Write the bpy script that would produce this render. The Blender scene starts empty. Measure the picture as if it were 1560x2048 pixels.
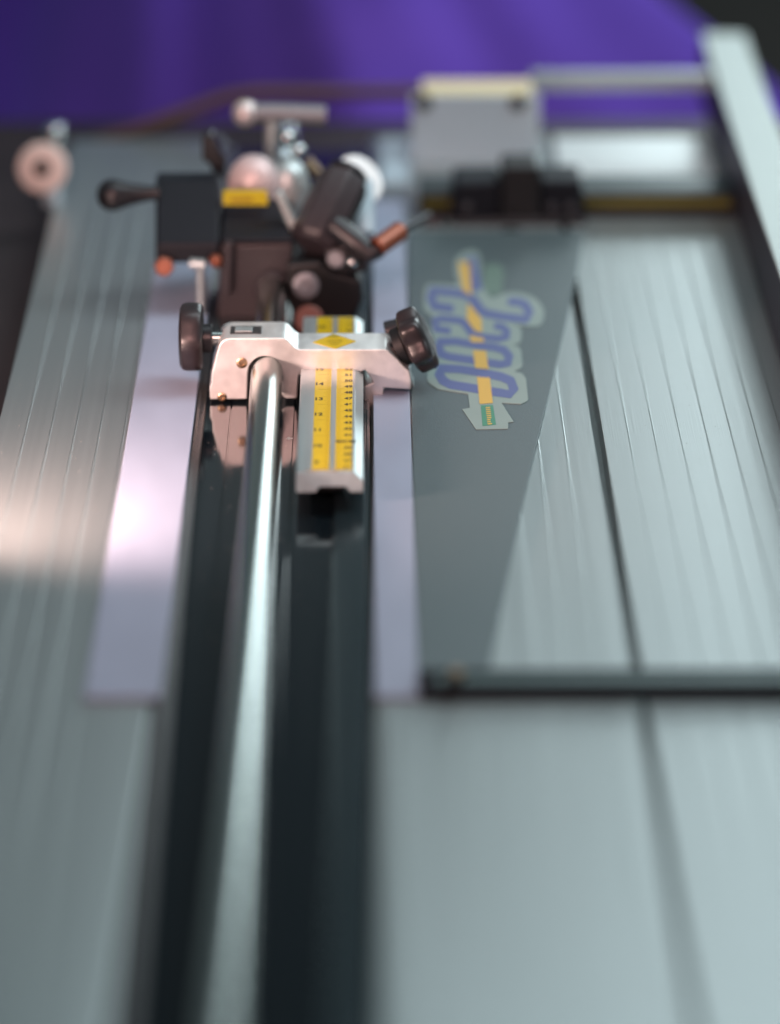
import bpy, bmesh, math, random
from mathutils import Vector, Matrix
random.seed(4)
S = 0.001                                   # all numbers below are millimetres
scn = bpy.context.scene
COL = scn.collection

# ------------------------------------------------------------------ camera
F = 7900.0; TH = math.radians(21.0); PS = math.atan(50*math.cos(TH)/F); CAM = (0.0, -2130.0, 749.0)
cd = bpy.data.cameras.new('camera'); cam = bpy.data.objects.new('camera', cd); COL.objects.link(cam)
cam.location = Vector(CAM)*S; cam.rotation_euler = (math.pi/2-TH, 0, -PS)
cd.sensor_fit = 'VERTICAL'; cd.sensor_height = 36; cd.sensor_width = 27.4; cd.lens = F/2048*36
cd.clip_start = 0.05; cd.clip_end = 60
cd.dof.use_dof = True; cd.dof.focus_distance = 2.205; cd.dof.aperture_fstop = 2.15
scn.camera = cam
# ------------------------------------------------------------------ world and lamps
w = bpy.data.worlds.new('World'); scn.world = w; w.use_nodes = True
nt = w.node_tree; bgn = nt.nodes['Background']
tc = nt.nodes.new('ShaderNodeTexCoord'); sx = nt.nodes.new('ShaderNodeSeparateXYZ')
rp = nt.nodes.new('ShaderNodeValToRGB'); mr = nt.nodes.new('ShaderNodeMapRange')
nt.links.new(tc.outputs['Generated'], sx.inputs[0]); nt.links.new(sx.outputs['Z'], mr.inputs[0])
mr.inputs[1].default_value = -1; mr.inputs[2].default_value = 1
nt.links.new(mr.outputs[0], rp.inputs[0]); nt.links.new(rp.outputs[0], bgn.inputs[0])
e = rp.color_ramp.elements                     # bright low band added for metal reflections, dark above, paler overhead
e[0].position = 0.48; e[0].color = (0.030, 0.036, 0.042, 1)
e[1].position = 0.57; e[1].color = (0.22, 0.28, 0.29, 1)
for p_, c_ in ((0.645, (0.30, 0.37, 0.375, 1)), (0.70, (0.09, 0.12, 0.135, 1)), (0.78, (0.05, 0.07, 0.08, 1)), (0.92, (0.22, 0.29, 0.31, 1))):
    k_ = e.new(p_); k_.color = c_
bgn.inputs[1].default_value = 0.75

def lamp(name, kind, loc, target, power, color, **kw):
    l = bpy.data.lights.new(name, kind); l.energy = power; l.color = color
    for a, b in kw.items(): setattr(l, a, b)
    o = bpy.data.objects.new(name, l); COL.objects.link(o); o.location = Vector(loc)*S
    d = Vector(target)-Vector(loc); o.rotation_euler = d.to_track_quat('-Z', 'Y').to_euler()
    return o
lamp('right_area_light', 'AREA', (1000, 250, 1300), (60, 450, 0), 14, (0.86, 0.96, 1.0), shape='RECTANGLE', size=0.7, size_y=1.0)  # large cool area light on the right, its source unseen
lamp('added_back_light', 'AREA', (1000, 3000, 700), (100, 0, 0), 21, (0.84, 0.97, 1.0), shape='RECTANGLE', size=1.1, size_y=0.8)  # added far behind to brighten reflections on the right bed
lamp('overhead_light', 'AREA', (190, 260, 820), (60, 170, 0), 2.2, (0.86, 0.96, 1.0), shape='RECTANGLE', size=0.35, size_y=0.8)
lamp('warm_lamp', 'SPOT', (-262, -240, 90), (-120, -130, 0), 7.6, (1.0, 0.65, 0.57), shadow_soft_size=0.018, spot_size=math.radians(112), spot_blend=1.0)
lamp('warm_fill', 'SPOT', (-230, -1500, 900), (-60, 60, 0), 66, (1.0, 0.52, 0.47), shadow_soft_size=0.32, spot_size=math.radians(27), spot_blend=0.7)

scn.view_settings.view_transform = 'Standard'; scn.view_settings.look = 'None'
scn.view_settings.exposure = 0; scn.view_settings.gamma = 1; scn.view_settings.use_curve_mapping = False
scn.render.engine = 'CYCLES'

# ------------------------------------------------------------------ helpers
def at(px, py, z=None, Y=None):
    """the point of the place seen at a photo pixel, on a level z or on an upright plane Y"""
    a = (px-780)/F; b = -(py-1024)/F
    d = (a, math.cos(TH)+b*math.sin(TH), -math.sin(TH)+b*math.cos(TH))
    c, s = math.cos(PS), math.sin(PS)
    d = (d[0]*c+d[1]*s, -d[0]*s+d[1]*c, d[2])
    t = (z-CAM[2])/d[2] if z is not None else (Y-CAM[1])/d[1]
    return Vector((CAM[0]+d[0]*t, CAM[1]+d[1]*t, CAM[2]+d[2]*t))

W = {}
def tag(o, label=None, cat=None, group=None, kind=None):
    if label: o['label'] = label
    if cat: o['category'] = cat
    if group: o['group'] = group
    if kind: o['kind'] = kind
    return o
def thing(name, loc, label, cat, group=None):
    o = bpy.data.objects.new(name, None); COL.objects.link(o); o.location = Vector(loc)*S
    o.empty_display_size = 0.02; W[o.name] = Vector(loc); return tag(o, label, cat, group)
def obj(name, bm, m, parent=None, bevel=0, seg=2, ang=35, label=None, sub=0):
    off = W[parent.name] if parent else Vector((0, 0, 0))
    bmesh.ops.remove_doubles(bm, verts=bm.verts, dist=0.0005)
    bmesh.ops.recalc_face_normals(bm, faces=bm.faces)
    for v in bm.verts: v.co = (v.co-off)*S
    me = bpy.data.meshes.new(name); bm.to_mesh(me); bm.free()
    for p in me.polygons: p.use_smooth = True
    me.set_sharp_from_angle(angle=math.radians(ang))
    me.materials.append(m)
    o = bpy.data.objects.new(name, me); COL.objects.link(o)
    if parent: o.parent = parent
    W[o.name] = off
    if bevel:
        b = o.modifiers.new('bevel', 'BEVEL'); b.width = bevel*S; b.segments = seg
        b.limit_method = 'ANGLE'; b.angle_limit = math.radians(ang); b.harden_normals = True
    if sub:
        b = o.modifiers.new('sub', 'SUBSURF'); b.levels = sub; b.render_levels = sub
    if label: o['label'] = label
    return o
def box(bm, x0, x1, y0, y1, z0, z1):
    v = [bm.verts.new((x, y, z)) for z in (z0, z1) for y in (y0, y1) for x in (x0, x1)]
    for f in ((0,1,3,2), (4,6,7,5), (0,4,5,1), (2,3,7,6), (0,2,6,4), (1,5,7,3)): bm.faces.new([v[i] for i in f])
    return bm
def BX(*a): return box(bmesh.new(), *a)
def prism(bm, pts, vec):
    """closed outline of 3-D points swept along vec"""
    vec = Vector(vec); a = [bm.verts.new(p) for p in pts]; b = [bm.verts.new(Vector(p)+vec) for p in pts]
    n = len(pts)
    bm.faces.new(a); bm.faces.new(b[::-1])
    for i in range(n): bm.faces.new((a[i], b[i], b[(i+1) % n], a[(i+1) % n]))
    return bm
def front(poly, Y, depth, bm=None):
    return prism(bm or bmesh.new(), [at(x, y, Y=Y) for x, y in poly], (0, depth, 0))
def flat(poly, z, th, bm=None):
    return prism(bm or bmesh.new(), [at(x, y, z=z) for x, y in poly], (0, 0, -th))
def lathe(c, axis, prof, n=40, rad=None, bm=None):
    """rings (distance along axis, radius) from centre c; rad(angle) makes lobes"""
    bm = bm or bmesh.new(); c = Vector(c); ax = Vector(axis).normalized()
    u = ax.orthogonal().normalized(); v = ax.cross(u); R = []
    for h, r in prof:
        ring = []
        for i in range(n):
            a = 2*math.pi*i/n; k = rad(a) if rad else 1
            ring.append(bm.verts.new(c+ax*h+(u*math.cos(a)+v*math.sin(a))*max(r, .01)*k))
        R.append(ring)
    for p, q in zip(R, R[1:]):
        for i in range(n): bm.faces.new((p[i], p[(i+1) % n], q[(i+1) % n], q[i]))
    bm.faces.new(R[0][::-1]); bm.faces.new(R[-1])
    return bm
def ball(c, r, n=24, bm=None, sq=(1, 1, 1)):
    bm = bm or bmesh.new()
    g = bmesh.ops.create_uvsphere(bm, u_segments=n, v_segments=n//2, radius=r)
    for v in g['verts']: v.co = Vector((v.co.x*sq[0], v.co.y*sq[1], v.co.z*sq[2]))+Vector(c)
    return bm
def tube(pts, r, n=16, bm=None):
    bm = bm or bmesh.new(); pts = [Vector(p) for p in pts]; R = []
    for i, p in enumerate(pts):
        d = (pts[min(i+1, len(pts)-1)]-pts[max(i-1, 0)]).normalized()
        u = d.cross(Vector((0, 0.13, 1))).normalized(); v = d.cross(u)
        R.append([bm.verts.new(p+(u*math.cos(2*math.pi*k/n)+v*math.sin(2*math.pi*k/n))*r) for k in range(n)])
    for p, q in zip(R, R[1:]):
        for i in range(n): bm.faces.new((p[i], p[(i+1) % n], q[(i+1) % n], q[i]))
    bm.faces.new(R[0][::-1]); bm.faces.new(R[-1]); return bm
def extrude_y(prof, y0, y1, bm=None):
    return prism(bm or bmesh.new(), [Vector((x, y0, z)) for x, z in prof], (0, y1-y0, 0))
def text_bm(items, th=0.05):
    """printed characters: (string, x, y, z, size, rotation) lying flat"""
    bm = bmesh.new()
    for s, x, y, z, size, rot, sxx in items:
        c = bpy.data.curves.new('t', 'FONT'); c.body = s; c.size = size; c.align_x = 'CENTER'; c.align_y = 'CENTER'; c.offset = .035*size
        o = bpy.data.objects.new('t', c); COL.objects.link(o)
        dg = bpy.context.evaluated_depsgraph_get(); me = bpy.data.meshes.new_from_object(o.evaluated_get(dg))
        me.transform(Matrix.Translation((x, y, z)) @ Matrix.Rotation(rot, 4, 'Z') @ Matrix.Diagonal((sxx, 1, 1, 1)))
        bm.from_mesh(me); bpy.data.meshes.remove(me); bpy.data.objects.remove(o); bpy.data.curves.remove(c)
    return bm

def mat(name, col, rough=.5, metal=0, noise=0, nscale=(1, 1, 1), rnoise=0, bump=0, coat=0, spec=.5, cvar=None, bscale=None, ior=1.5, sheen=0, aniso=0):
    m = bpy.data.materials.new(name); m.use_nodes = True; nt = m.node_tree; b = nt.nodes['Principled BSDF']
    b.inputs['Base Color'].default_value = (*col, 1); b.inputs['Roughness'].default_value = rough
    b.inputs['Metallic'].default_value = metal; b.inputs['Specular IOR Level'].default_value = spec
    b.inputs['IOR'].default_value = ior
    b.inputs['Coat Weight'].default_value = coat; b.inputs['Coat Roughness'].default_value = .08
    b.inputs['Sheen Weight'].default_value = sheen
    tc = nt.nodes.new('ShaderNodeTexCoord'); mp = nt.nodes.new('ShaderNodeMapping')
    mp.inputs['Scale'].default_value = nscale
    nt.links.new(tc.outputs['Object'], mp.inputs[0])
    nz = nt.nodes.new('ShaderNodeTexNoise'); nz.inputs['Scale'].default_value = 1; nz.inputs['Detail'].default_value = 5
    nt.links.new(mp.outputs[0], nz.inputs[0])
    if aniso:
        b.inputs['Anisotropic'].default_value = aniso
        tg = nt.nodes.new('ShaderNodeTangent'); tg.direction_type = 'RADIAL'; tg.axis = 'Y'
        cb = nt.nodes.new('ShaderNodeCombineXYZ'); cb.inputs[1].default_value = 1
        nt.links.new(cb.outputs[0], b.inputs['Tangent'])
    if noise:
        mx = nt.nodes.new('ShaderNodeMapRange'); mx.inputs[1].default_value = .3; mx.inputs[2].default_value = .7
        mx.inputs[3].default_value = 1-noise; mx.inputs[4].default_value = 1+noise
        nt.links.new(nz.outputs[0], mx.inputs[0])
        vm = nt.nodes.new('ShaderNodeVectorMath'); vm.operation = 'SCALE'; vm.inputs[0].default_value = col
        nt.links.new(mx.outputs[0], vm.inputs['Scale']); nt.links.new(vm.outputs[0], b.inputs['Base Color'])
    if rnoise:
        mx = nt.nodes.new('ShaderNodeMapRange'); mx.inputs[1].default_value = .3; mx.inputs[2].default_value = .7
        mx.inputs[3].default_value = max(.02, rough-rnoise); mx.inputs[4].default_value = rough+rnoise
        nt.links.new(nz.outputs[0], mx.inputs[0]); nt.links.new(mx.outputs[0], b.inputs['Roughness'])
    if bump:
        n2 = nz
        if bscale:
            mp2 = nt.nodes.new('ShaderNodeMapping'); mp2.inputs['Scale'].default_value = bscale
            nt.links.new(tc.outputs['Object'], mp2.inputs[0]); n2 = nt.nodes.new('ShaderNodeTexNoise')
            n2.inputs['Scale'].default_value = 1; n2.inputs['Detail'].default_value = 4
            nt.links.new(mp2.outputs[0], n2.inputs[0])
        bp = nt.nodes.new('ShaderNodeBump'); bp.inputs['Strength'].default_value = bump; bp.inputs['Distance'].default_value = .0004
        nt.links.new(n2.outputs[0], bp.inputs['Height']); nt.links.new(bp.outputs[0], b.inputs['Normal'])
    return m

M = {}
M['bed'] = mat('brushed_aluminium', (.43, .48, .48), .38, .8, noise=.025, nscale=(260, 1.6, 1), rnoise=.03, bump=.14, bscale=(1500, 14, 1))
M['satin'] = mat('satin_aluminium', (.80, .81, .79), .36, .6, noise=.07, nscale=(160, 60, 160), rnoise=.06, bump=.05, bscale=(900, 900, 900))
M['extr'] = mat('extruded_aluminium', (.48, .54, .54), .42, .7, noise=.05, nscale=(200, 8, 200), rnoise=.05)
M['chrome'] = mat('polished_steel_rod', (.30, .335, .325), .22, 1, noise=.05, nscale=(40, 6, 40), rnoise=.05)
M['silver'] = mat('bright_steel', (.62, .66, .66), .25, 1)
M['rail'] = mat('powder_coated_rail', (.47, .54, .52), .5, .35, noise=.08, nscale=(900, 900, 900), bump=.35, bscale=(1400, 1400, 1400))
M['raildark'] = mat('dark_anodised', (.012, .009, .018), .5, 0)
M['channel'] = mat('glossy_black_anodised', (.006, .010, .013), .09, 0, rnoise=.04, nscale=(90, 7, 1), ior=1.52, bump=.04, bscale=(700, 20, 1))
M['lip'] = mat('worn_black_anodised', (.035, .035, .038), .35, .2, noise=.3, nscale=(500, 500, 500), rnoise=.1)
M['liptop'] = mat('teal_black_anodised', (.045, .07, .08), .22, .6, rnoise=.05, nscale=(90, 7, 1), bump=.04, bscale=(700, 20, 1))
M['strip'] = mat('pale_lilac_plastic', (.33, .37, .475), .5, 0, noise=.03, nscale=(60, 20, 20), rnoise=.06)
M['stripedge'] = M['strip']
M['black'] = mat('black_plastic', (.014, .014, .017), .38, 0, rnoise=.06, nscale=(300, 300, 300), bump=.06, bscale=(1500, 1500, 1500))
M['brownblack'] = mat('brown_black_moulding', (.033, .027, .031), .42, 0, rnoise=.05, nscale=(200, 200, 200), bump=.12, bscale=(900, 900, 900))
M['knob'] = mat('knob_moulding', (.022, .017, .019), .36, 0, rnoise=.06, nscale=(200, 200, 200), bump=.12, bscale=(900, 900, 900))
M['dark'] = mat('dark_navy_plastic', (.010, .012, .017), .5, spec=.2)
M['deep'] = mat('matt_black', (.006, .006, .007), .5)
M['yellow'] = mat('yellow_tape', (.66, .47, .003), .30, 0, coat=.25, noise=.04, nscale=(30, 30, 30))
M['ink'] = mat('dark_ink', (.035, .03, .015), .4)
M['paleink'] = mat('faded_ink', (.30, .18, .01), .4)
M['plate'] = mat('grey_coated_plate', (.105, .142, .150), .46, .3, noise=.22, nscale=(1300, 500, 1300), rnoise=.08, bump=.25, bscale=(1500, 900, 1500))
M['sticker'] = mat('clear_backed_label', (.25, .325, .30), .38, 0, noise=.03, nscale=(50, 50, 50))
M['violetink'] = mat('violet_blue_print', (.095, .125, .29), .4)
M['yellowink'] = mat('amber_print', (.62, .40, .075), .4)
M['greenink'] = mat('green_print', (.055, .24, .15), .4)
M['palegreen'] = mat('faded_green_print', (.125, .20, .165), .4)
M['frontbar'] = mat('teal_grey_channel', (.055, .085, .09), .35, .3)
M['dullmetal'] = mat('dull_grey_metal', (.26, .27, .29), .5, .4)
M['copper'] = mat('copper_orange', (.24, .075, .04), .35, .4)
M['brass'] = mat('brass', (.42, .30, .19), .38, 1)
M['cream'] = mat('pale_painted_plate', (.52, .64, .70), .45, .1, noise=.03, nscale=(20, 20, 20))
M['creamtop'] = mat('pale_yellow_tape', (.88, .74, .42), .5)
M['cloth'] = mat('purple_cloth', (.22, .115, .86), .75, 0, noise=.12, nscale=(6, 6, 3), sheen=.1)
M['bench'] = mat('dark_bench_top', (.032, .022, .023), .6, 0, noise=.3, nscale=(12, 12, 12))
M['floor'] = mat('dark_floor', (.09, .07, .06), .8, 0, noise=.4, nscale=(2, 2, 2))

# ------------------------------------------------------------------ setting
tag(obj('bench_top', BX(-900, 900, -1300, 690, -75, -25), M['bench']), kind='structure')
tag(obj('floor', BX(-9000, 9000, -4000, 14000, -960, -900), M['floor']), kind='structure')

# purple cloth hanging behind the machine, gathered folds fanning down from its middle
bm = bmesh.new(); NX, NZ = 150, 40; G = []
for j in range(NZ+1):
    row = []; t = j/NZ; z = -560+t*760
    xr = 620-(z+150)*0.9 if z > -150 else 620
    # the right border slants inwards with height
    p0 = at(1322, 0, Y=1000); p1 = at(1545, 190, Y=1000)
    xr = p0.x+(p1.x-p0.x)*(p0.z-z)/(p0.z-p1.z)
    xr = min(xr, 700)
    for i in range(NX+1):
        s = i/NX; x = -900+s*(xr+900)
        a = math.atan2(x+150, 420-z+1)
        am = max(.12, min(1, (60-x)/420)); y = 1000+am*(26*math.sin(a*17+.6)+14*math.sin(a*41+1))+9*am*math.sin(x*.012+z*.01)+(0.10*x if x > 0 else -0.75*x)
        row.append(bm.verts.new((x, y, z)))
    G.append(row)
for j in range(NZ):
    for i in range(NX): bm.faces.new((G[j][i], G[j][i+1], G[j+1][i+1], G[j+1][i]))
o = obj('purple_cloth', bm, M['cloth'], ang=80)
sd = o.modifiers.new('thick', 'SOLIDIFY'); sd.thickness = .002
tag(o, 'purple cloth hanging in soft folds behind the whole cutter', 'cloth')

# ------------------------------------------------------------------ the cutter: beds, channel, rod, rails
Y0, Y1 = -1150, 545
mc = thing('mat_cutter', (0, 0, 0), 'long aluminium mat cutter bed with ribbed tables either side of a glossy black channel', 'mat cutter')
def bed_profile(x0, x1, grooves, slots=(), zt=2, zb=-24, r=3, rside=0):
    P = []
    if rside < 0:
        for k in range(6): a = math.pi-k*math.pi/10; P.append((x0+r+r*math.cos(a), zt-r+r*math.sin(a)))
    else: P.append((x0, zt))
    marks = sorted([(g, 'g') for g in grooves]+[(s, 's') for s in slots])
    for x, kd in marks:
        if kd == 'g': P += [(x-.55, zt), (x-.35, zt-.45), (x-.15, zt-.45), (x+.1, zt+.12), (x+.35, zt+.12), (x+.6, zt)]
        else: P += [(x-2.9, zt), (x-2.8, zt-16), (x+2.8, zt-16), (x+2.9, zt)]
    if rside > 0:
        for k in range(6): a = math.pi/2-k*math.pi/10; P.append((x1-r+r*math.cos(a), zt-r+r*math.sin(a)))
    else: P.append((x1, zt))
    P += [(x1, zb), (x0, zb)]
    return P
obj('bed', extrude_y(bed_profile(-207, -102, [-191, -177, -163.3, -149.6, -136], rside=1, r=2), Y0, Y1), M['bed'], mc, ang=20)
obj('bed', extrude_y(bed_profile(1.2, 243, [16, 50, 65, 80, 94, 109, 144.8, 159, 173.4, 188.2, 202, 216, 230], [128], rside=-1, r=6), Y0, Y1+6), M['bed'], mc, ang=14)
# channel between the beds
ch = [(-101.8, -24), (-101.8, 1.2), (-99, 1.6), (-95.2, 1.6), (-94.2, .6), (-93.6, 0), (-78.2, 0), (-78, -.8), (-77.3, -.8), (-77.1, 0),
      (-42, 0), (-41.6, -1.2), (-19, -1.2), (-18.4, 0), (-1, 0), (-.6, .8), (.9, .8), (.9, -24)]
obj('guide_channel', extrude_y(ch, Y0, Y1-20), M['channel'], mc)
obj('channel_lip', extrude_y([(-101.6, -2), (-101.6, 2.4), (-101, 2.8), (-96.6, 2.8), (-95.4, 1.9), (-92.6, 1.2), (-92, .4), (-92, -2)], Y0, Y1-22), M['lip'], mc, bevel=.9, seg=4, ang=15)
obj('channel_lip', extrude_y([(-17.8, -2), (-17.8, .7), (-17.2, 1.1), (-1, 1.1), (-.5, 1.5), (.7, 1.5), (.7, -2)], Y0, Y1-22), M['liptop'], mc)
for xa, xb in ((-133.6, -97.6), (3.0, 23.8)):
    obj('edge_strip', BX(xa, xb, -431, 385, 2.05, 4.6), M['strip'], mc, bevel=.5)
TX, TZ, TR = -57.4, 18.6, 9.0
prof = [(0, TR-.8), (.8, TR), (1650, TR), (1651, TR-.8)]
obj('guide_rod', lathe((TX, -1150, TZ), (0, 1, 0), prof, 64), M['chrome'], mc)
# raised side rail on the right
rl = obj('side_rail', BX(241.2, 271, -900, 650, 2.05, 50), M['raildark'], mc, bevel=2.5, seg=3)
obj('rail_cover', BX(240.6, 271.6, -900, 646, 50.1, 52), M['rail'], rl, bevel=.8)

# ------------------------------------------------------------------ cross rail at the back with its yellow tape
cr = thing('cross_rail', (135, 360, 2), 'low black cross rail with a yellow tape across the back of the right table', 'rail')
a0 = at(838, 432, z=2); a1 = at(1470, 428, z=2)
obj('rail_body', BX(a0.x, 240, 352, 366, 2.1, 18), M['deep'], cr, bevel=.6)
obj('rail_ledge', BX(a0.x, 240, 366.1, 408, 2.1, 15), M['frontbar'], cr, bevel=.6)
yb = obj('yellow_tape', prism(bmesh.new(), [(a0.x+2, 351.6, 9.6), (a0.x+2, 351.6, 15.2), (a0.x+2, 351.9, 15.2), (a0.x+2, 351.9, 9.6)], (235-a0.x, 0, 0)), mat('dull_yellow_tape', (.11, .10, .004), .5), cr)

# sliding stop on that rail
ss = thing('sliding_stop', (110, 350, 14), 'chunky black sliding stop block clamped on the cross rail', 'stop block')
obj('tower', front([(1004, 334), (1078, 334), (1082, 440), (1002, 440)], 338, 34), M['deep'], ss, bevel=2)
obj('shoulder', front([(908, 366), (1003, 364), (1001, 438), (900, 438)], 341, 40), M['dark'], ss, bevel=2.5)
obj('shoulder', front([(1081, 362), (1164, 362), (1172, 438), (1083, 438)], 341, 40), M['dark'], ss, bevel=2.5)
obj('base_bar', front([(904, 440), (1172, 436), (1172, 462), (906, 466)], 336, 26), M['black'], ss, bevel=1.5)
for px in (934, 1103, 1140):
    c = at(px, 416, Y=340); obj('screw', lathe(c, (0, -1, .1), [(-1, 3.2), (1.8, 3.2), (2.6, 2.3)], 20), M['brownblack'], ss)
obj('pressing_knob', ball(at(1022, 474, Y=326), 9, sq=(1.2, .8, .7)), M['deep'], ss)
obj('clamp_knob', lathe(at(870, 452, Y=340), (0, -1, .2), [(-4, 4), (0, 7), (5, 7), (6, 5)], 24), M['black'], ss)

# pale bracket standing behind
pb = thing('pale_bracket', (73, 480, 2), 'pale grey upright bracket plate with two holes and a cream top behind the stop block', 'bracket')
body = obj('upright_plate', front([(822, 190), (1080, 190), (1079, 300), (1000, 322), (900, 345), (822, 400)], 486, 4), M['cream'], pb, bevel=.8)
tp = at(845, 188, Y=486); tq = at(1066, 188, Y=486)
obj('top_flange', BX(tp.x, tq.x, 490.2, 524, tp.z-3, tp.z), M['creamtop'], pb, bevel=.8)
for px in (848, 1036):
    obj('bolt_hole', lathe(at(px, 204, Y=485.4), (0, 1, 0), [(-.9, 5.6), (.4, 5.6)], 24), M['deep'], body)
# flat pale patch at the back: brighter light on the bed put into colour
a = at(762, 292, z=3); b = at(815, 292, z=3)
obj('bed_bright_patch', BX(a.x, b.x, 430, 540, 2.1, 3.2), M['cream'], mc)
a = at(1122, 372, z=4); b = at(1440, 372, z=4); c = at(1122, 275, z=4)
sh = obj('bed_reflection', BX(a.x, min(b.x, 240), 412, c.y, 2.2, 5), mat('bright_bed_reflection', (.80, .86, .86), .35, .4), None, bevel=.6)  # the bed continues here; its bright reflection is put into this colour
tag(sh, 'pale sheet standing in for a bright bed reflection behind the cross rail near the side rail', 'sheet')

# ------------------------------------------------------------------ tubular frame across the back
zf = 44
p = [at(1400, 158, Y=560), at(1060, 162, Y=560), at(830, 172, Y=560)]
fr = thing('crossbar', (100, 560, 0), 'thin metal frame bar crossing behind the machine and bending down to its left', 'frame bar')
obj('flat_bar', BX(at(1060, 160, Y=550).x, 240.4, 546, 558, at(1200, 182, Y=546).z, at(1200, 149, Y=546).z), M['extr'], fr, bevel=1.5)
q = [at(1066, 178, Y=562), at(830, 184, Y=562), at(640, 185, Y=562), at(520, 184, Y=562), at(460, 192, Y=562), at(330, 238, Y=562), at(180, 290, Y=562)]
obj('thin_tube', tube(q, 4.6), mat('warm_lit_tube', (.10, .058, .045), .5, .2), fr)  # brown cast of the warm lamp put into the base colour

# ------------------------------------------------------------------ grey triangular plate with front bar
sp = thing('squaring_plate', (30, 0, 2), 'grey tapering triangular plate with a long front bar on the right table', 'squaring plate')
ZP = 5
obj('plate', flat([(815, 462), (1169, 462), (1147, 580), (1072, 892), (1036, 1045), (972, 1362), (836, 1362), (823, 800)], ZP, 2.9), M['plate'], sp, bevel=.25)
yb0 = at(900, 1400, z=2).y
fx = at(838, 1380, z=5).x
obj('front_bar', prism(bmesh.new(), [(fx, yb0, 2.1), (fx, yb0, 8.2), (fx, yb0+1.6, 9), (fx, yb0+3.6, 9), (fx, yb0+4.2, 7.6), (fx, yb0+15.5, 7.6), (fx, yb0+16, 9.4), (fx, yb0+19.5, 9.4), (fx, yb0+20, 2.1)], (330, 0, 0)), M['dark'], sp)
obj('bar_inlay', BX(fx+8, 320, yb0+4.6, yb0+15, 7.5, 8.6), mat('teal_inlay', (.075, .125, .125), .4, .3), sp)
c = at(905, 1372, z=9)
obj('corner_knob', lathe((c.x, c.y, 7), (0, 0, 1), [(0, 3.4), (4, 3.2), (5, 2.4)], 28), M['deep'], sp)
c = at(912, 1342, z=14)
obj('brass_nut', lathe((c.x, c.y+1, 5), (0, 0, 1), [(0, 3.6), (8.5, 3.6), (9.5, 2.6)], 6), M['brass'], sp)

# sticker: outline and print, in the enlarged-crop coordinates of the label
def L(x, y): return (800+x/4.333, 480+y/4.333)
def dense(pts, closed=True):
    n = len(pts); out = []
    for i in range(n if closed else n-1):
        a, b = Vector(pts[i]), Vector(pts[(i+1) % n])
        p0, p3 = Vector(pts[i-1]) if (closed or i) else a, Vector(pts[(i+2) % n]) if (closed or i < n-2) else b
        for k in range(5):
            t = k/5; out.append(.5*((2*a)+(b-p0)*t+(2*p0-5*a+4*b-p3)*t*t+(3*a-p0-3*b+p3)*t**3))
    if not closed: out.append(Vector(pts[-1]))
    return [tuple(v) for v in out]
curve1 = dense([(985,905),(1042,880),(1045,760),(960,720),(1080,745),(1215,735),(1245,610),(1160,500),(1000,455),(880,470),(800,500),(740,440),(700,330),(690,150),(620,90),(490,160),(480,300),(500,385),(350,385),(225,400),(210,600),(275,660),(265,800),(290,830),(285,950),(240,1140),(245,1230),(330,1292)], False)
outl = curve1+[(590,1330),(605,1455),(540,1465),(660,1640),(935,1635),(938,1580),(985,1575),(880,1410),(1050,1420),(1100,1397),(1110,1380),(1092,1200),(1060,1155),(990,1140),(1045,1110),(1062,1080),(1050,960),(1030,925)]
st = obj('sticker', flat([L(*p) for p in outl], ZP+.35, .3), M['sticker'], sp, label='cut-out label printed 2200 in violet with an amber stripe')
def ribbon(bm, pts, wd, z, closed=False, sm=False):
    P = dense(pts, closed) if sm else pts
    n = len(P); A, B = [], []
    for i in range(n):
        p = Vector(P[i]); q0 = Vector(P[i-1]) if (closed or i) else p; q1 = Vector(P[(i+1) % n]) if (closed or i < n-1) else p
        d = (q1-q0).normalized(); nn = Vector((-d.y, d.x))
        hw = wd/2*(1.25+.3*abs(d.y))
        A.append(bm.verts.new(at(*L(*(p+nn*hw)), z=z))); B.append(bm.verts.new(at(*L(*(p-nn*hw)), z=z)))
    for i in range(n if closed else n-1):
        j = (i+1) % n; bm.faces.new((A[i], A[j], B[j], B[i]))
bm = bmesh.new(); z1 = ZP+.45
ribbon(bm, [(345,1110),(520,1118),(700,1148),(880,1185),(960,1220),(985,1290),(950,1335),(860,1322),(640,1285),(430,1250),(370,1215),(340,1160)], 56, z1, True)
ribbon(bm, [(335,880),(480,878),(650,908),(820,930),(905,955),(945,1010),(935,1065),(870,1078),(620,1040),(420,1010),(355,985),(340,930)], 52, z1, True)
ribbon(bm, [(440,790),(310,768),(305,695),(350,680),(520,696),(570,730),(625,815),(700,838),(860,855),(925,835),(925,790),(890,755),(815,742)], 48, z1)
ribbon(bm, [(465,596),(295,572),(272,500),(272,440),(400,450),(560,468),(640,520),(690,600),(740,635),(900,665),(1100,688),(1118,620),(1085,560),(1020,535),(935,535)], 56, z1)
ribbon(bm, [(610,150),(625,250),(650,360),(668,440)], 62, z1)
obj('number_print', bm, M['violetink'], st)
bm = bmesh.new(); z2 = ZP+.55
for a, b in (([(505,190),(600,190)], [(620,480),(548,440)]), ([(585,560),(600,555)], [(705,680),(712,800),(650,790),(580,690)]),
             ([(605,825),(725,850)], [(728,884),(612,884)]), ([(632,955),(745,960)], [(768,1118),(652,1110)]), ([(668,1186),(778,1192)], [(805,1412),(690,1420)])):
    ring = a+b
    vs = [bm.verts.new(at(*L(*p), z=z2)) for p in ring]; bm.faces.new(vs)
obj('stripe_print', bm, M['yellowink'], st)
bm = bmesh.new(); bm.faces.new([bm.verts.new(at(*L(*p), z=z1)) for p in [(700,1432),(805,1430),(832,1600),(715,1612)]])
obj('badge_print', bm, M['greenink'], st)
bm = bmesh.new()
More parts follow.
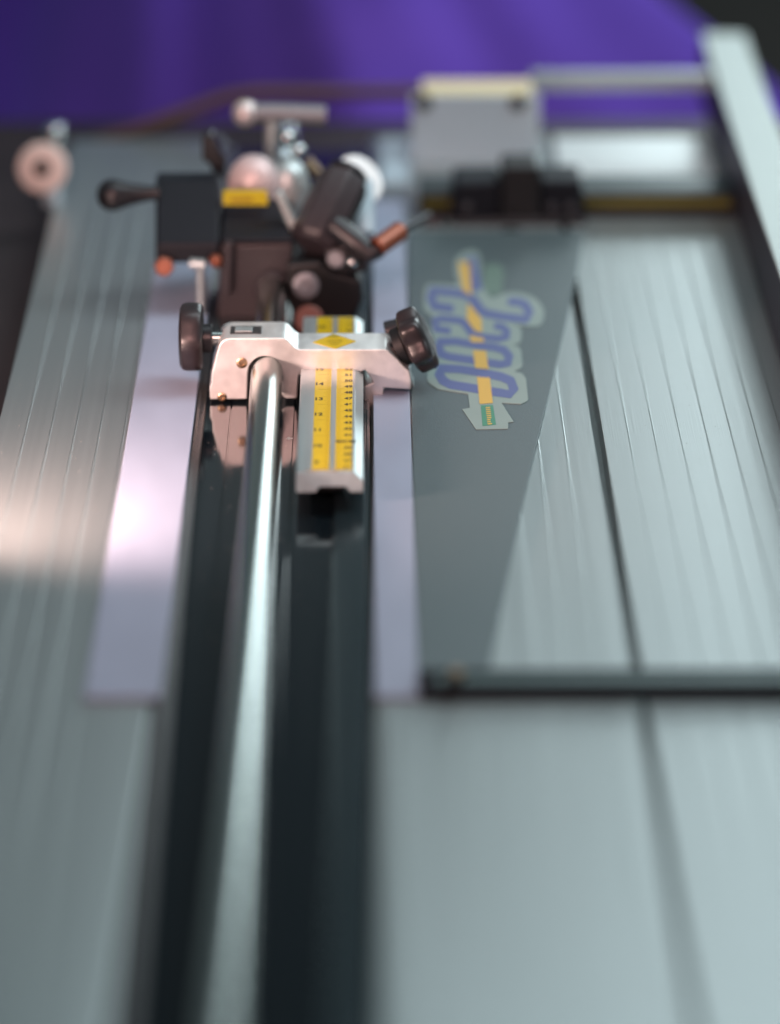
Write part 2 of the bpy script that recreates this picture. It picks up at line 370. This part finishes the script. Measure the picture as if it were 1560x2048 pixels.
for k in range(9):
    yy = 1448+k*17.5; x0 = 742+k*1.9
    hs = 40 if k not in (6, 7) else 30
    bm.faces.new([bm.verts.new(at(*L(*p), z=z2)) for p in [(x0, yy), (x0+hs, yy-2), (x0+hs+1, yy+8), (x0+1, yy+10)]])
obj('badge_lettering', bm, M['yellowink'], st)
bm = bmesh.new(); bm.faces.new([bm.verts.new(at(*L(*p), z=ZP+.15)) for p in [(735,215),(850,205),(900,260),(880,460),(770,480),(720,400)]])
obj('faded_print', bm, M['palegreen'], st)

# ------------------------------------------------------------------ measuring bar under the clamp
mb = thing('measuring_bar', (-20, -40, 11), 'short aluminium measuring bar with two yellow graduated tapes under the clamp', 'measuring bar')
bx0, bx1, by0, by1, bz0, bz1 = -38.2, -2.6, -178, 92, 10.8, 20
prof = [(bx0, bz0), (bx0, bz1-.6), (bx0+.6, bz1), (bx1-4.6, bz1), (bx1, bz1-3.4), (bx1, bz0), (bx1-7, bz0), (bx1-9, bz0+3.2), (bx0+12.5, bz0+3.2), (bx0+10.5, bz0)]
bm = extrude_y(prof, by0, by1)
for v in bm.verts:                           # mitred front end leans back
    if v.co.y < by0+1 and v.co.z > bz0+4: v.co.y += (v.co.z-bz0-4)*1.3
    if v.co.y < by0+1 and v.co.z > bz1-.3 and v.co.x > bx1-6: v.co.x -= 0
obj('bar', bm, M['extr'], mb, bevel=.45)
obj('foot_block', BX(-31, -13, -150, 60, .05, 13.4), M['deep'], mb, bevel=.6)
tapes = ((bx0+8.4, bx0+17.6, 'left'), (bx0+20.6, bx0+29.6, 'right'))
tape_y0, tape_y1 = by0+9.5, by1-2
TP = []
for xa, xb, s in tapes:
    t = obj('scale_tape', BX(xa, xb, tape_y0, tape_y1, bz1+.02, bz1+.22), M['yellow'], mb); TP.append(t)
bm = bmesh.new(); zz = bz1+.28
def quad(bm, x0, x1, y, h, z): bm.faces.new([bm.verts.new(c) for c in ((x0, y-h, z), (x1, y-h, z), (x1, y+h, z), (x0, y+h, z))])
xa, xb, _ = tapes[0]
n = 0; y = tape_y0+2
while y < tape_y1-1:
    k = n % 16; ln = 7.4 if k == 0 else 5 if k % 8 == 0 else 4 if k % 4 == 0 else 3 if k % 2 == 0 else 2.2
    quad(bm, xb-ln, xb-.4, y, .13 if k else .2, zz); y += 25.4/16; n += 1
obj('graduations', bm, M['paleink'], TP[0])
y = tape_y0+2+9; items = []
for k in range(10):
    if y > tape_y1-3: break
    items.append((str(9+k), xa+2.3, y, zz, 6.6, 0, .8)); y += 25.4
obj('numerals', text_bm(items), M['ink'], TP[0])
bm = bmesh.new(); xa, xb, _ = tapes[1]; n = 0; y = tape_y0+1
while y < tape_y1-1:
    k = n % 5; ln = 5.5 if k == 0 and n % 10 == 0 else 3.6 if k == 0 else 2.2
    quad(bm, xa+.4, xa+.4+ln, y, .11, zz); y += 2; n += 1
obj('graduations', bm, M['paleink'], TP[1])
items = []; y = tape_y0+3.4
for k in range(26):
    if y > tape_y1-3: break
    s = '%d' % (36+k)
    if k == 4: s = '40CM'
    items.append((s, xb-2.3 if len(s) < 3 else xb-3.6, y, zz, 5.6, 0, .8)); y += 10
obj('numerals', text_bm(items), M['ink'], TP[1])

# ------------------------------------------------------------------ the clamp
YC, DC = -4, 30
sc = thing('stop_clamp', (-30, 10, 1), 'satin aluminium clamp bridging rod and measuring bar with a yellow diamond label', 'clamp')
def B(x, y): return (340+x/2.786, 560+y/2.786)
def arc(cx, cy, r, a0, a1, n=8, ry=None):
    return [(cx+r*math.cos(math.radians(a0+(a1-a0)*i/n)), cy-(ry or r)*math.sin(math.radians(a0+(a1-a0)*i/n))) for i in range(n+1)]
out = [(222,667),(220,600),(230,572),(232,520),(262,400)]
out += [(275,360),(292,338),(312,328),(335,324)]
out += [(618,323),(638,326),(658,338),(690,372),(705,382),(722,387)]
out += [(1195,387),(1212,392),(1228,406)]
out += [(1262,436),(1300,478),(1336,510),(1344,560),(1342,612)]
out += [(1192,602),(1188,645),(1160,652),(1142,690),(1118,701),(1080,690),(1072,600),(1130,572),(1088,500),(1032,530)]
out += [(716,530),(708,660),(650,662),(632,652),(622,640)]
out += [(622,520)]+arc(528, 520, 94, 0, 180, 14)[1:-1]+[(434,520),(430,665)]
bm = front([B(*p) for p in out], YC, DC)
# upper surface pocket behind the left shoulder is a sub-part below
cb = obj('clamp_body', bm, M['satin'], sc, bevel=.9, seg=3, ang=30)
# adjusting insert slot on top
a = at(498, 663, z=40.3); b = at(548, 655, z=40.3)
ztop = at(480, 677, Y=YC).z
zt_ = at(*B(480, 323), Y=YC).z
def topbox(x0, x1, ya, yb, za, zb): return BX(at(x0, 660, z=zt_).x, at(x1, 660, z=zt_).x, at(490, ya, z=zt_).y, at(490, yb, z=zt_).y, za, zb)
obj('top_slot', topbox(461, 523, 668, 653, zt_-1, zt_+.25), M['lip'], cb)
obj('slot_shoe', topbox(470, 505, 665, 656, zt_+.1, zt_+.9), M['extr'], cb, bevel=.3)
zlow = at(700, 560+387/2.786, Y=YC).z
dm = [(626, 684), (667, 667.5), (712, 682), (671, 697)]
dl = obj('diamond_label', flat(dm, zlow+.3, .25), M['yellow'], cb)
def mix(c, p, k): return (c[0]+(p[0]-c[0])*k, c[1]+(p[1]-c[1])*k)
bm = bmesh.new(); cc = (669, 682.5)
bm.faces.new([bm.verts.new(at(*p, z=zlow+.4)) for p in [(652, 673.5), (667, 667.5), (683, 672.6), (668, 675)]])
for k in range(5):
    y = 679+k*2.5; hw = 17-abs(k-1)*3.4
    bm.faces.new([bm.verts.new(at(*p, z=zlow+.4)) for p in [(cc[0]-hw, y), (cc[0]+hw, y-.3), (cc[0]+hw, y+.6), (cc[0]-hw, y+.9)]])
obj('label_print', bm, mat('label_ink', (.36, .29, .01), .4), dl)
for x, y, r in ((400, 462, 3.2), (290, 652, 2.7)):
    c = at(*B(x, y), Y=YC)
    s = obj('cap_screw', lathe(c, (0, -1, 0), [(-2, r), (.35, r), (.8, r*.75), (.8, r*.45), (.1, r*.4)], 24), M['brass'], sc)
# knurled knob on the left: axis across the machine
def lobes(n, d): return lambda a: 1-d*(0.5+0.5*math.cos(n*a))
c = at(382, 675, Y=14)
kn = obj('clamp_knob', lathe((c.x-6.8, c.y, c.z), (1, 0, 0), [(0, 10), (.6, 17), (2.2, 19.4), (4.5, 20), (10.5, 20), (12.6, 19.2), (13.6, 17.4), (13.8, 9)], 96, lobes(7, .045)), M['knob'], sc, ang=40, label='black round knob left of the clamp')
obj('knob_hub', lathe((c.x+6.9, c.y, c.z-.5), (1, 0, 0), [(0, 8.4), (4.6, 8.4), (5.4, 7.6)], 32), M['black'], kn)
obj('knob_stem', lathe((c.x+12, c.y, c.z-.5), (1, 0, 0), [(0, 4.4), (8, 4.4)], 24), M['chrome'], kn)
# tilted fluted knob on the right
ax = Vector((.86, -.03, .40)).normalized()
c = at(833, 680, Y=10)
kr = obj('clamp_knob', lathe(c-ax*6, ax, [(-.3, 9), (0, 15.5), (1.4, 18.4), (3, 19.2), (10, 19.2), (12, 18.2), (13, 16), (13.4, 8)], 100, lobes(6, .17)), M['knob'], sc, ang=40, label='black fluted knob tilted up on the right of the clamp')
obj('knob_hub', lathe(c-ax*12, ax, [(0, 11.5), (5, 11.5), (6, 10)], 32), M['deep'], kr)
obj('knob_stem', lathe(c-ax*24, ax, [(0, 4.2), (12.5, 4.2)], 24), M['black'], kr)
cc = at(785, 662, Y=34)
obj('rear_boss', lathe(cc, (1, 0, .25), [(-4, 6.5), (8, 6.5)], 28), M['black'], sc, bevel=.8)
# slanting guard behind the right leg
obj('side_cheek', front([B(1240,440),(905-130+25,740),(822,775),(828,780),(820,735),(800,706)][0:0]+[(797,712),(806,716),(829,776),(824,780)], YC+12, 16), M['extr'], sc, bevel=.4)
obj('locking_pin', lathe(at(726, 805, Y=YC+2), (0, -1, .1), [(-3, 2.6), (2, 2.6), (2.6, 2)], 20), M['black'], sc)

# ------------------------------------------------------------------ the cutting head at the back
YH = 150
hd = thing('cutting_head', (-60, 170, 0), 'bulky black cutting head with lever handles, knobs and a yellow label riding on the rod', 'cutting head')
def wedge(xl0, xl1, pb, pm, pt, mt, name, bev=1.2, lab=None, tl=None):
    """block seen from the front: upright foot from pb up to pm, then a slope leaning back to pt"""
    A = [at(xl0, pb, Y=YH), at(xl1, pb, Y=YH), at(xl1, pm, Y=YH), at(xl0, pm, Y=YH)]
    yb = YH+42; t0, t1 = tl or (xl0, xl1)
    T = [at(t1, pt, Y=yb), at(t0, pt, Y=yb)]; Bk = [Vector((A[0].x, yb+16, A[0].z)), Vector((A[1].x, yb+16, A[1].z)), Vector((T[0].x, yb+16, T[0].z)), Vector((T[1].x, yb+16, T[1].z))]
    bm = bmesh.new(); v = [bm.verts.new(p) for p in A+T+Bk]
    for f in ((0,1,2,3), (3,2,4,5), (5,4,8,9), (9,8,7,6), (6,7,1,0), (1,7,8,4,2), (0,3,5,9,6)): bm.faces.new([v[i] for i in f])
    return obj(name, bm, mt, hd, bevel=bev, seg=3, ang=25)
wedge(311, 440, 527, 488, 358, M['dark'], 'blade_housing', 2.2)
mid = wedge(442, 590, 487, 478, 400, M['dark'], 'carriage_cover', 1.5, tl=(446, 548))
body = obj('carriage', front([(441, 488), (588, 486), (582, 560), (566, 606), (560, 640), (432, 640), (436, 600)], YH+2, 62), M['brownblack'], hd, bevel=2.5, seg=3)
obj('carriage_rib', front([(449, 486), (466, 486), (462, 590), (446, 590)], YH-5, 8), M['brownblack'], body, bevel=1.5)
obj('rod_collar', lathe((TX, YH-4, TZ), (0, 1, 0), [(0, 10.4), (1, 11.5), (16, 11.5)], 40), M['brownblack'], body)
lb = at(490, 397, Y=YH+40)
yl = obj('yellow_label', front([(446, 382), (534, 382), (536, 411), (446, 411)], YH+26, 3), mat('label_yellow', (.55, .46, .006), .4), mid, bevel=.6)
bm = bmesh.new()
bm.faces.new([bm.verts.new(at(*p, Y=YH+25.7)) for p in [(462, 397), (505, 396), (505, 402), (462, 403)]])
obj('label_print', bm, M['paleink'], yl)
# lever handle on the left
c0 = at(306, 386, Y=YH+30); c1 = at(226, 390, Y=YH+30); ln = (c1-c0).length
lv = obj('lever_handle', lathe(c0, c1-c0, [(-4, 4.2), (2, 4.6), (ln*.5, 6.4), (ln*.85, 9), (ln, 10), (ln+5, 9), (ln+8.6, 5.5), (ln+9.8, 1.5)], 36), M['black'], hd, ang=60)
# dome and silver discs
obj('dome_knob', lathe(at(508, 392, Y=YH+58), (0, -.25, 1), [(-6, 16.5), (2, 17), (12, 16.2), (19, 13.5), (24, 9.5), (26.5, 4.5), (27, 1)], 44), mat('polished_dome', (.68, .55, .54), .42, .2), hd, ang=60)
obj('side_shroud', lathe(at(572, 392, Y=YH+66), (.1, -.1, 1), [(-10, 14), (6, 15), (18, 11), (24, 5)], 36), M['extr'], hd, ang=50)
obj('pivot_cheek', front([(548, 388), (562, 385), (604, 470), (600, 486), (588, 480)], YH+14, 8), M['extr'], hd, bevel=1)
# big tilted grip
g0 = at(632, 478, Y=YH+6); g1 = at(688, 362, Y=YH+34); gl = (g1-g0).length
gr = obj('tilted_grip', lathe(g0, g1-g0, [(-6, 11), (-3, 15), (0, 16.5), (gl*.9, 16.5), (gl, 16), (gl+3, 13.5), (gl+4, 6)], 8), M['brownblack'], hd, bevel=2, ang=25)
obj('grip_cap', lathe(g1+(g1-g0).normalized()*4.2, g1-g0, [(0, 12.5), (2.5, 12.5), (4, 10.5)], 28), M['black'], gr)
obj('grip_arm', tube([at(668, 450, Y=YH-2), at(704, 478, Y=YH-8), at(738, 512, Y=YH-12), at(752, 498, Y=YH-10)], 6.8), M['black'], hd, ang=60)
obj('arm_foot', front([(648, 500), (700, 488), (748, 512), (735, 545), (680, 552), (648, 530)], YH-4, 20), M['black'], hd, bevel=2.5, seg=3)
obj('steel_screw', ball(at(704, 524, Y=YH-9), 3.6), M['silver'], hd)
obj('steel_screw', lathe(at(672, 518, Y=YH-6), (0, -1, .2), [(-2, 5.4), (2, 5.4), (3, 4)], 28), M['dullmetal'], hd)
k0 = at(752, 496, Y=YH-10); k1 = at(800, 462, Y=YH+6)
obj('copper_tip', lathe(k0, k1-k0, [(0, 5.4), (.8, 6.2), ((k1-k0).length, 6.2), ((k1-k0).length+1, 5)], 28), M['copper'], hd)
obj('link_arm', tube([k1, at(826, 448, Y=YH+40), at(856, 432, Y=YH+90)], 2.6), M['dark'], hd, ang=60)
# lower blade carriage with discs
obj('blade_carriage', front([(572, 528), (640, 522), (664, 545), (722, 560), (728, 598), (712, 632), (690, 646), (590, 646), (574, 600)], YH-10, 50), M['deep'], hd, bevel=3, seg=3)
obj('washer', lathe(at(612, 571, Y=YH-11), (0, -1, .15), [(-1, 8), (1.2, 8), (1.8, 7), (1.8, 3.6), (1, 3.2)], 36), M['dullmetal'], hd)
obj('blade_disc', lathe(at(618, 640, Y=YH-22), (0, -1, .3), [(-4, 9), (3, 9), (4, 8)], 36), mat('red_brown_plastic', (.20, .065, .045), .45), hd)
obj('depth_screw', lathe(at(329, 532, Y=YH-2), (0, -1, .2), [(-3, 6.2), (5, 6.2), (6, 5)], 6), M['copper'], hd)
obj('steel_screw', lathe(at(396, 528, Y=YH-4), (1, -.2, 0), [(-4.5, 3.2), (4.5, 3.2)], 20), M['extr'], hd)
obj('blade_rod', tube([at(401, 530, Y=YH-4), at(402, 660, Y=YH-4)], 2.6), M['extr'], hd)
obj('depth_screw', ball(at(432, 522, Y=YH-3), 4.4), M['copper'], hd)
obj('rear_upright', front([(404, 275), (424, 268), (440, 300), (452, 318), (452, 360), (428, 360), (420, 330), (404, 322)], YH+74, 14), M['black'], hd, bevel=2)
# T handle with chrome bolts behind the dome
YT = YH+120
th = obj('tee_handle', tube([at(488, 226, Y=YT), at(560, 226, Y=YT), at(652, 230, Y=YT)], 6), M['dullmetal'], hd, ang=60)
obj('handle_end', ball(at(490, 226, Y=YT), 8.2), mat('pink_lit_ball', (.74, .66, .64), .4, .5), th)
obj('handle_stem', tube([at(545, 228, Y=YT), at(543, 330, Y=YT)], 4.6), M['extr'], th, ang=60)
obj('acorn_nut', ball(at(573, 276, Y=YT-14), 6.2), M['silver'], hd)
obj('acorn_nut', ball(at(596, 303, Y=YT-18), 5.0), M['silver'], hd)
obj('brass_spacer', tube([at(612, 322, Y=YT-20), at(634, 346, Y=YT-20)], 3.6), M['brass'], hd)
obj('pressure_disc', lathe(at(716, 362, Y=YH+70), (.5, -.6, .6), [(-3, 16.5), (2, 16.5), (3.4, 15)], 44), mat('white_enamel', (.90, .95, .94), .35, 0), hd)
obj('disc_stem', tube([at(726, 366, Y=YH+72), at(728, 470, Y=YH+50)], 7), M['cream'], hd, ang=60)

# ------------------------------------------------------------------ round knob on its post at the back left
YK = 390
pk = thing('post_knob', at(100, 420, Y=YK), 'pale round knob with a dark centre screw at the back left corner of the table', 'knob')
obj('post', tube([at(104, 345, Y=YK+5), at(104, 408, Y=YK+5)], 6), M['cream'], pk, ang=60)
dk = obj('disc', lathe(at(85, 336, Y=YK), (0, -1, .12), [(-5, 14.5), (-3, 16.5), (3, 16.5), (4.5, 15.5), (5, 12)], 44), mat('warm_lit_knob', (.92, .72, .64), .5), pk)  # pink lamplight painted into the disc, as the lamp barely reaches it
obj('centre_screw', lathe(at(84, 336, Y=YK-5.4), (0, -1, .12), [(-2, 5.2), (.8, 5.2), (1.2, 4)], 24), M['deep'], dk)
bs = thing('highlight_ball', at(110, 290, Y=YK+60), 'small shiny ball standing in for a blurred highlight behind the round knob at the back left', 'ball')
obj('ball', ball(at(110, 266, Y=YK+60), 6.8), M['silver'], bs)  # ball and stem made up to give a soft highlight disc
obj('stem', tube([at(111, 276, Y=YK+60), at(112, 300, Y=YK+60)], 2.4), M['extr'], bs, ang=60)

# ------------------------------------------------------------------ wear and dust
bm = bmesh.new()
bm.faces.new([bm.verts.new((x, y, 20.06)) for x, y in [(-35, -169.4), (-30, -171.5), (-24, -170.6), (-17, -171.4), (-14.5, -168.8), (-22, -168.6), (-30, -167.9)]])
obj('glue_residue', bm, mat('brown_residue', (.34, .26, .20), .6), mb)
bm = bmesh.new()
bm.faces.new([bm.verts.new(at(x, y, z=.06)) for x, y in [(572, 877), (579, 873.5), (580, 875.5), (586, 876), (586, 877.5), (580, 878), (579, 880)]])
obj('index_mark', bm, M['extr'], mc)
bm = bmesh.new(); rd = random.Random(9)
def fleck(x, y, z, r):
    n = 5; a0 = rd.random()*6
    lo = [bm.verts.new((x+r*math.cos(a0+k*1.257)*(.6+rd.random()*.6), y+r*math.sin(a0+k*1.257)*(.6+rd.random()*.6), z)) for k in range(n)]
    t = bm.verts.new((x, y, z+r*.8))
    bm.faces.new(lo)
    for k in range(n): bm.faces.new((lo[k], lo[(k+1) % n], t))
for k in range(170):
    fleck(rd.uniform(-205, -136), rd.uniform(-430, 250), 2.02, rd.choice([.14, .18, .22, .3]))
for k in range(260):
    fleck(rd.uniform(-92, -1), rd.uniform(-430, 120), .05, rd.choice([.12, .16, .22, .3]))
for k in range(160):
    y = rd.uniform(-400, 280); fleck(rd.uniform(30, 60+(y+400)*.1), y, ZP+.02, rd.choice([.13, .17, .24]))
for k in range(160):
    y = rd.uniform(-400, 150); fleck(rd.uniform(150, 228), y, 2.15, rd.choice([.14, .18, .26]))
for k in range(60):
    fleck(rd.uniform(-132, -99), rd.uniform(-425, 120), 4.62, rd.choice([.12, .16, .22]))
tag(obj('dust', bm, mat('pale_dust', (.42, .40, .37), .8)), 'pale dust specks scattered over the metal tables', 'dust', kind='stuff')
